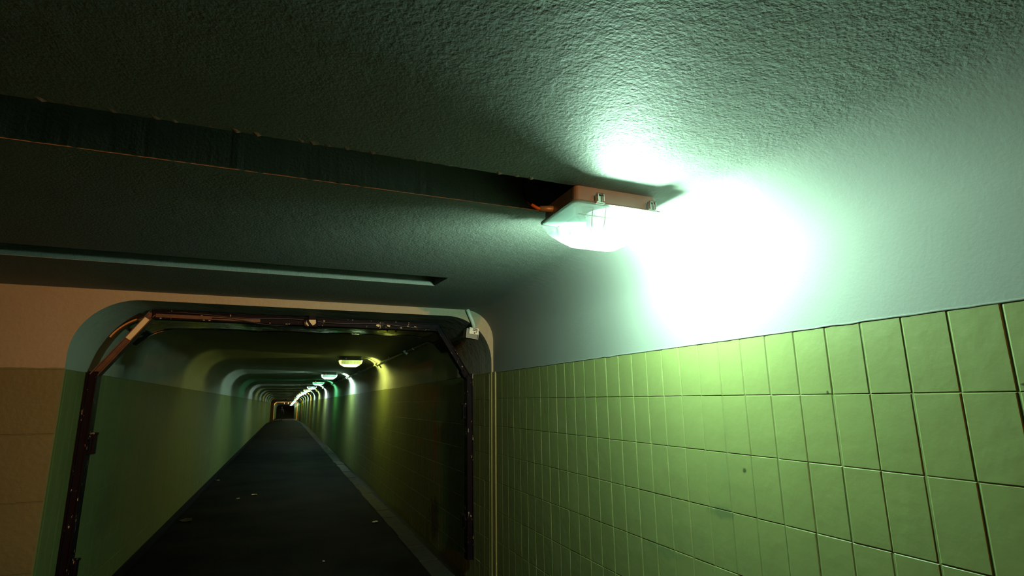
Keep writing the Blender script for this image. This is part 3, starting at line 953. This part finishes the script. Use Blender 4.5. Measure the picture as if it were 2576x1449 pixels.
for sx, x, z in ((-1, -1.305, 0.635), (1, 1.600, 0.632)):
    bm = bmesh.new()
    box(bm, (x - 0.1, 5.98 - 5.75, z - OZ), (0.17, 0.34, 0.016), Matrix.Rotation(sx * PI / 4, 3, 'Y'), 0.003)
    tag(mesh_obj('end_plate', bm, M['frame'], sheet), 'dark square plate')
tag(sheet, 'wrinkled glossy joint sheet hanging under the passage ceiling behind the steel frame', 'sheet')

# ------------------------------------------------------------------ far end: second frame, orange sodium lamp, person
ff = empty('steel_frame', (0.15, 67.0, FZ - drop(67)))
def bx(nm, c, s, rot=None):
    b = bmesh.new(); box(b, c, s, rot, 0.01); return mesh_obj(nm, b, M['rubber'], ff)
bx('post', (-1.42, 0, 1.15), (0.34, 0.3, 2.3)); bx('post', (1.52, 0, 1.15), (0.16, 0.3, 2.3))
bx('top_bar', (0, 0, 2.36), (3.1, 0.3, 0.14))
bx('corner_brace', (-1.22, 0, 2.12), (0.62, 0.28, 0.16), Matrix.Rotation(-0.95, 3, 'Y')); bx('corner_brace', (1.30, 0, 2.16), (0.42, 0.28, 0.1), Matrix.Rotation(0.95, 3, 'Y'))
bx('block', (-0.1, -.1, 2.44), (0.2, 0.3, 0.12))
tag(ff, 'tiny dark frame across the far end of the passage', 'frame')

sl = empty('sodium_lamp', (0.2, 88.0, TZ - drop(88) - .012))
b = bmesh.new(); box(b, (0, 0, -.03), (0.5, 0.2, 0.06), None, 0.01); mesh_obj('housing', b, M['housing'], sl)
sod = mat_emit('sodium_glow', (1.0, 0.36, 0.08), 6)
b = bmesh.new(); box(b, (0, 0.03, -.07), (0.20, 0.08, 0.02), None, 0.005); mesh_obj('diffuser', b, sod, sl)
b = bmesh.new(); box(b, (0, -.11, -.15), (0.5, 0.01, 0.28), None, 0.003); mesh_obj('added_visor', b, M['rubber'], sl)  # board added to block the lamp's direct light towards the camera
b = bmesh.new(); box(b, (0, .13, -.13), (0.6, 0.01, 0.26), None, 0.003); mesh_obj('added_visor', b, M['rubber'], sl)  # second added board, keeps the orange light off the end wall
ld = bpy.data.lights.new('lamp_light', 'POINT'); ld.energy = FAR_SODIUM_POWER; ld.color = (1.0, 0.33, 0.06); ld.shadow_soft_size = 0.1
lo = bpy.data.objects.new('lamp_light', ld); COL.objects.link(lo); lo.parent = sl; lo.location = (0, 0, -.13)
tag(sl, 'orange glowing lamp making the orange ring at the far end', 'lamp')

# street light shining in from behind, left of the camera
ld = bpy.data.lights.new('sodium_light', 'SPOT'); ld.energy = SODIUM_POWER; ld.color = (1.0, 0.25, 0.045); ld.spot_size = math.radians(22); ld.spot_blend = 1.0; ld.shadow_soft_size = 0.06
so = bpy.data.objects.new('sodium_light', ld); COL.objects.link(so)
so.location = (0.1, -15.0, 0.72)
so.rotation_euler = (Vector((0.3, 4.7, 0.9)) - so.location).to_track_quat('-Z', 'Y').to_euler()

# person, walking away far down the passage
def build_person(loc, hscale):
    root = empty('person', loc, (0, 0, 0.05))
    def skin(name, verts, edges, rad, mat, lvl=1):
        me = bpy.data.meshes.new(name); me.from_pydata([Vector(v) * hscale for v in verts], edges, [])
        me.materials.append(mat)
        o = bpy.data.objects.new(name, me); COL.objects.link(o); o.parent = root
        md = o.modifiers.new('skin', 'SKIN'); md.use_smooth_shade = True
        for i, r in enumerate(rad):
            s = me.skin_vertices[0].data[i]; rr = r if isinstance(r, tuple) else (r, r)
            s.radius = (rr[0] * hscale, rr[1] * hscale); s.use_root = (i == 0)
        md2 = o.modifiers.new('sub', 'SUBSURF'); md2.levels = lvl; md2.render_levels = lvl
        return o
    V, E, Rr = [], [], []
    def add(p, r, par=None):
        V.append(p); Rr.append(r)
        if par is not None: E.append((par, len(V) - 1))
        return len(V) - 1
    pel = add((0, 0, 0.93), (0.15, 0.11))
    wa = add((0, 0, 1.08), (0.135, 0.10), pel); ch = add((0, 0.01, 1.27), (0.17, 0.12), wa)
    sh = add((0, 0.01, 1.41), (0.13, 0.09), ch); nk = add((0, 0.015, 1.49), (0.055, 0.058), sh)
    hd = add((0, 0.03, 1.58), (0.075, 0.09), nk); ht = add((0, 0.03, 1.68), (0.07, 0.085), hd)
    nose = add((0, 0.125, 1.60), (0.014, 0.02), hd)
    for s in (-1, 1):
        add((s * 0.08, 0.02, 1.60), (0.012, 0.018), hd)
        a = add((s * 0.17, 0.01, 1.40), 0.062, sh); el = add((s * 0.235, -0.01 + s * 0.04, 1.13), 0.045, a)
        wr = add((s * 0.25, 0.06 + s * 0.09, 0.90), 0.028, el); hn = add((s * 0.25, 0.08 + s * 0.10, 0.83), (0.022, 0.035), wr)
        for f, (dy, ln) in enumerate(((-.028, .075), (-.010, .088), (.010, .083), (.027, .068))):
            k1 = add((s * 0.248, 0.085 + s * 0.10 + dy, 0.775), 0.009, hn); add((s * 0.240, 0.09 + s * 0.10 + dy * .9, 0.775 - ln * .6), 0.008, k1)
        add((s * 0.225, 0.125 + s * 0.10, 0.81), 0.010, wr)
        hp = add((s * 0.09, 0, 0.86), 0.092, pel); kn = add((s * 0.095, 0.05 + s * 0.12, 0.48), 0.060, hp)
        an = add((s * 0.09, -0.04 + s * 0.2, 0.09), 0.040, kn); add((s * 0.10, 0.10 + s * 0.2, 0.035), 0.036, an)
    skin('body', V, E, Rr, mat_simple('dark_clothing', (0.012, 0.013, 0.018), 0.8))
    b = bmesh.new(); bmesh.ops.create_uvsphere(b, u_segments=12, v_segments=8, radius=0.1)
    for v in b.verts: v.co = Vector((v.co.x * 0.92, v.co.y * 1.05 + 0.015, v.co.z * 1.0 + 1.645)) * hscale
    bmesh.ops.delete(b, geom=[v for v in b.verts if v.co.z < 1.60 * hscale and v.co.y > 0], context='VERTS')
    mesh_obj('hair', b, M['rubber'], root, True)
    jacket = skin('jacket', [(0, 0, 0.90), (0, 0, 1.08), (0, 0.01, 1.28), (0, 0.01, 1.42), (-.18, .01, 1.39), (-.24, -.04, 1.14), (-.252, -.02, .93), (.18, .01, 1.39), (.24, .04, 1.14), (.252, .14, .93)],
         [(0, 1), (1, 2), (2, 3), (3, 4), (4, 5), (5, 6), (3, 7), (7, 8), (8, 9)],
         [(0.17, 0.13), (0.165, 0.12), (0.195, 0.14), (0.14, 0.10), .075, .06, .045, .075, .06, .045], mat_simple('black_jacket', (0.014, 0.015, 0.02), 0.7))
    bag = bmesh.new(); box(bag, Vector((0.26, -.02, 0.98)) * hscale, (0.10, 0.26, 0.30), None, 0.03)
    tube(bag, [Vector(p) * hscale for p in ((0.24, -.02, 1.12), (0.10, -.13, 1.30), (-.10, -.09, 1.45))], 0.015, 6)
    mesh_obj('shoulder_bag', bag, mat_simple('dark_bag', (0.03, 0.032, 0.04), 0.6), root)
    tag(root, 'person in dark clothes walking away at the far end of the passage', 'person')
build_person((-0.33, 70.0, FZ - drop(70)), 0.95)

# ------------------------------------------------------------------ litter on the footway
for i, (x, y, sc_, lb) in enumerate(((-0.42, 11.7, 0.075, 'flat pale paper scrap lying on the asphalt in the passage centre'),
                              (-0.66, 11.4, 0.035, 'small pale scrap left of the flat paper scrap'),
                              (0.50, 6.55, 0.022, 'tiny pale crumb on the near asphalt'),
                              (1.30, 8.3, 0.06, 'thin pale litter strip beside the right drain covers'),
                              (-1.22, 9.6, 0.13, 'dull sheet of litter near the left gutter'),
                              (-1.28, 14.3, 0.05, 'small pale lump in the left gutter'))):
    bm = bmesh.new()
    r = random.Random(i)
    n = 9
    top = [bm.verts.new((sc_ * (1 + r.uniform(-.35, .35)) * math.cos(2 * PI * k / n), 0.6 * sc_ * (1 + r.uniform(-.35, .35)) * math.sin(2 * PI * k / n), 0.006 + r.uniform(0, sc_ * .2))) for k in range(n)]
    c = bm.verts.new((0, 0, 0.004))
    for k in range(n): bm.faces.new((c, top[k], top[(k + 1) % n]))
    o = mesh_obj('litter', bm, M['slab'] if i == 4 else M['paper'])
    md = o.modifiers.new('s', 'SOLIDIFY'); md.thickness = 0.002
    o.location = (x, y, FZ); o.rotation_euler = (0, 0, r.uniform(0, 3))
    tag(o, lb, 'litter')
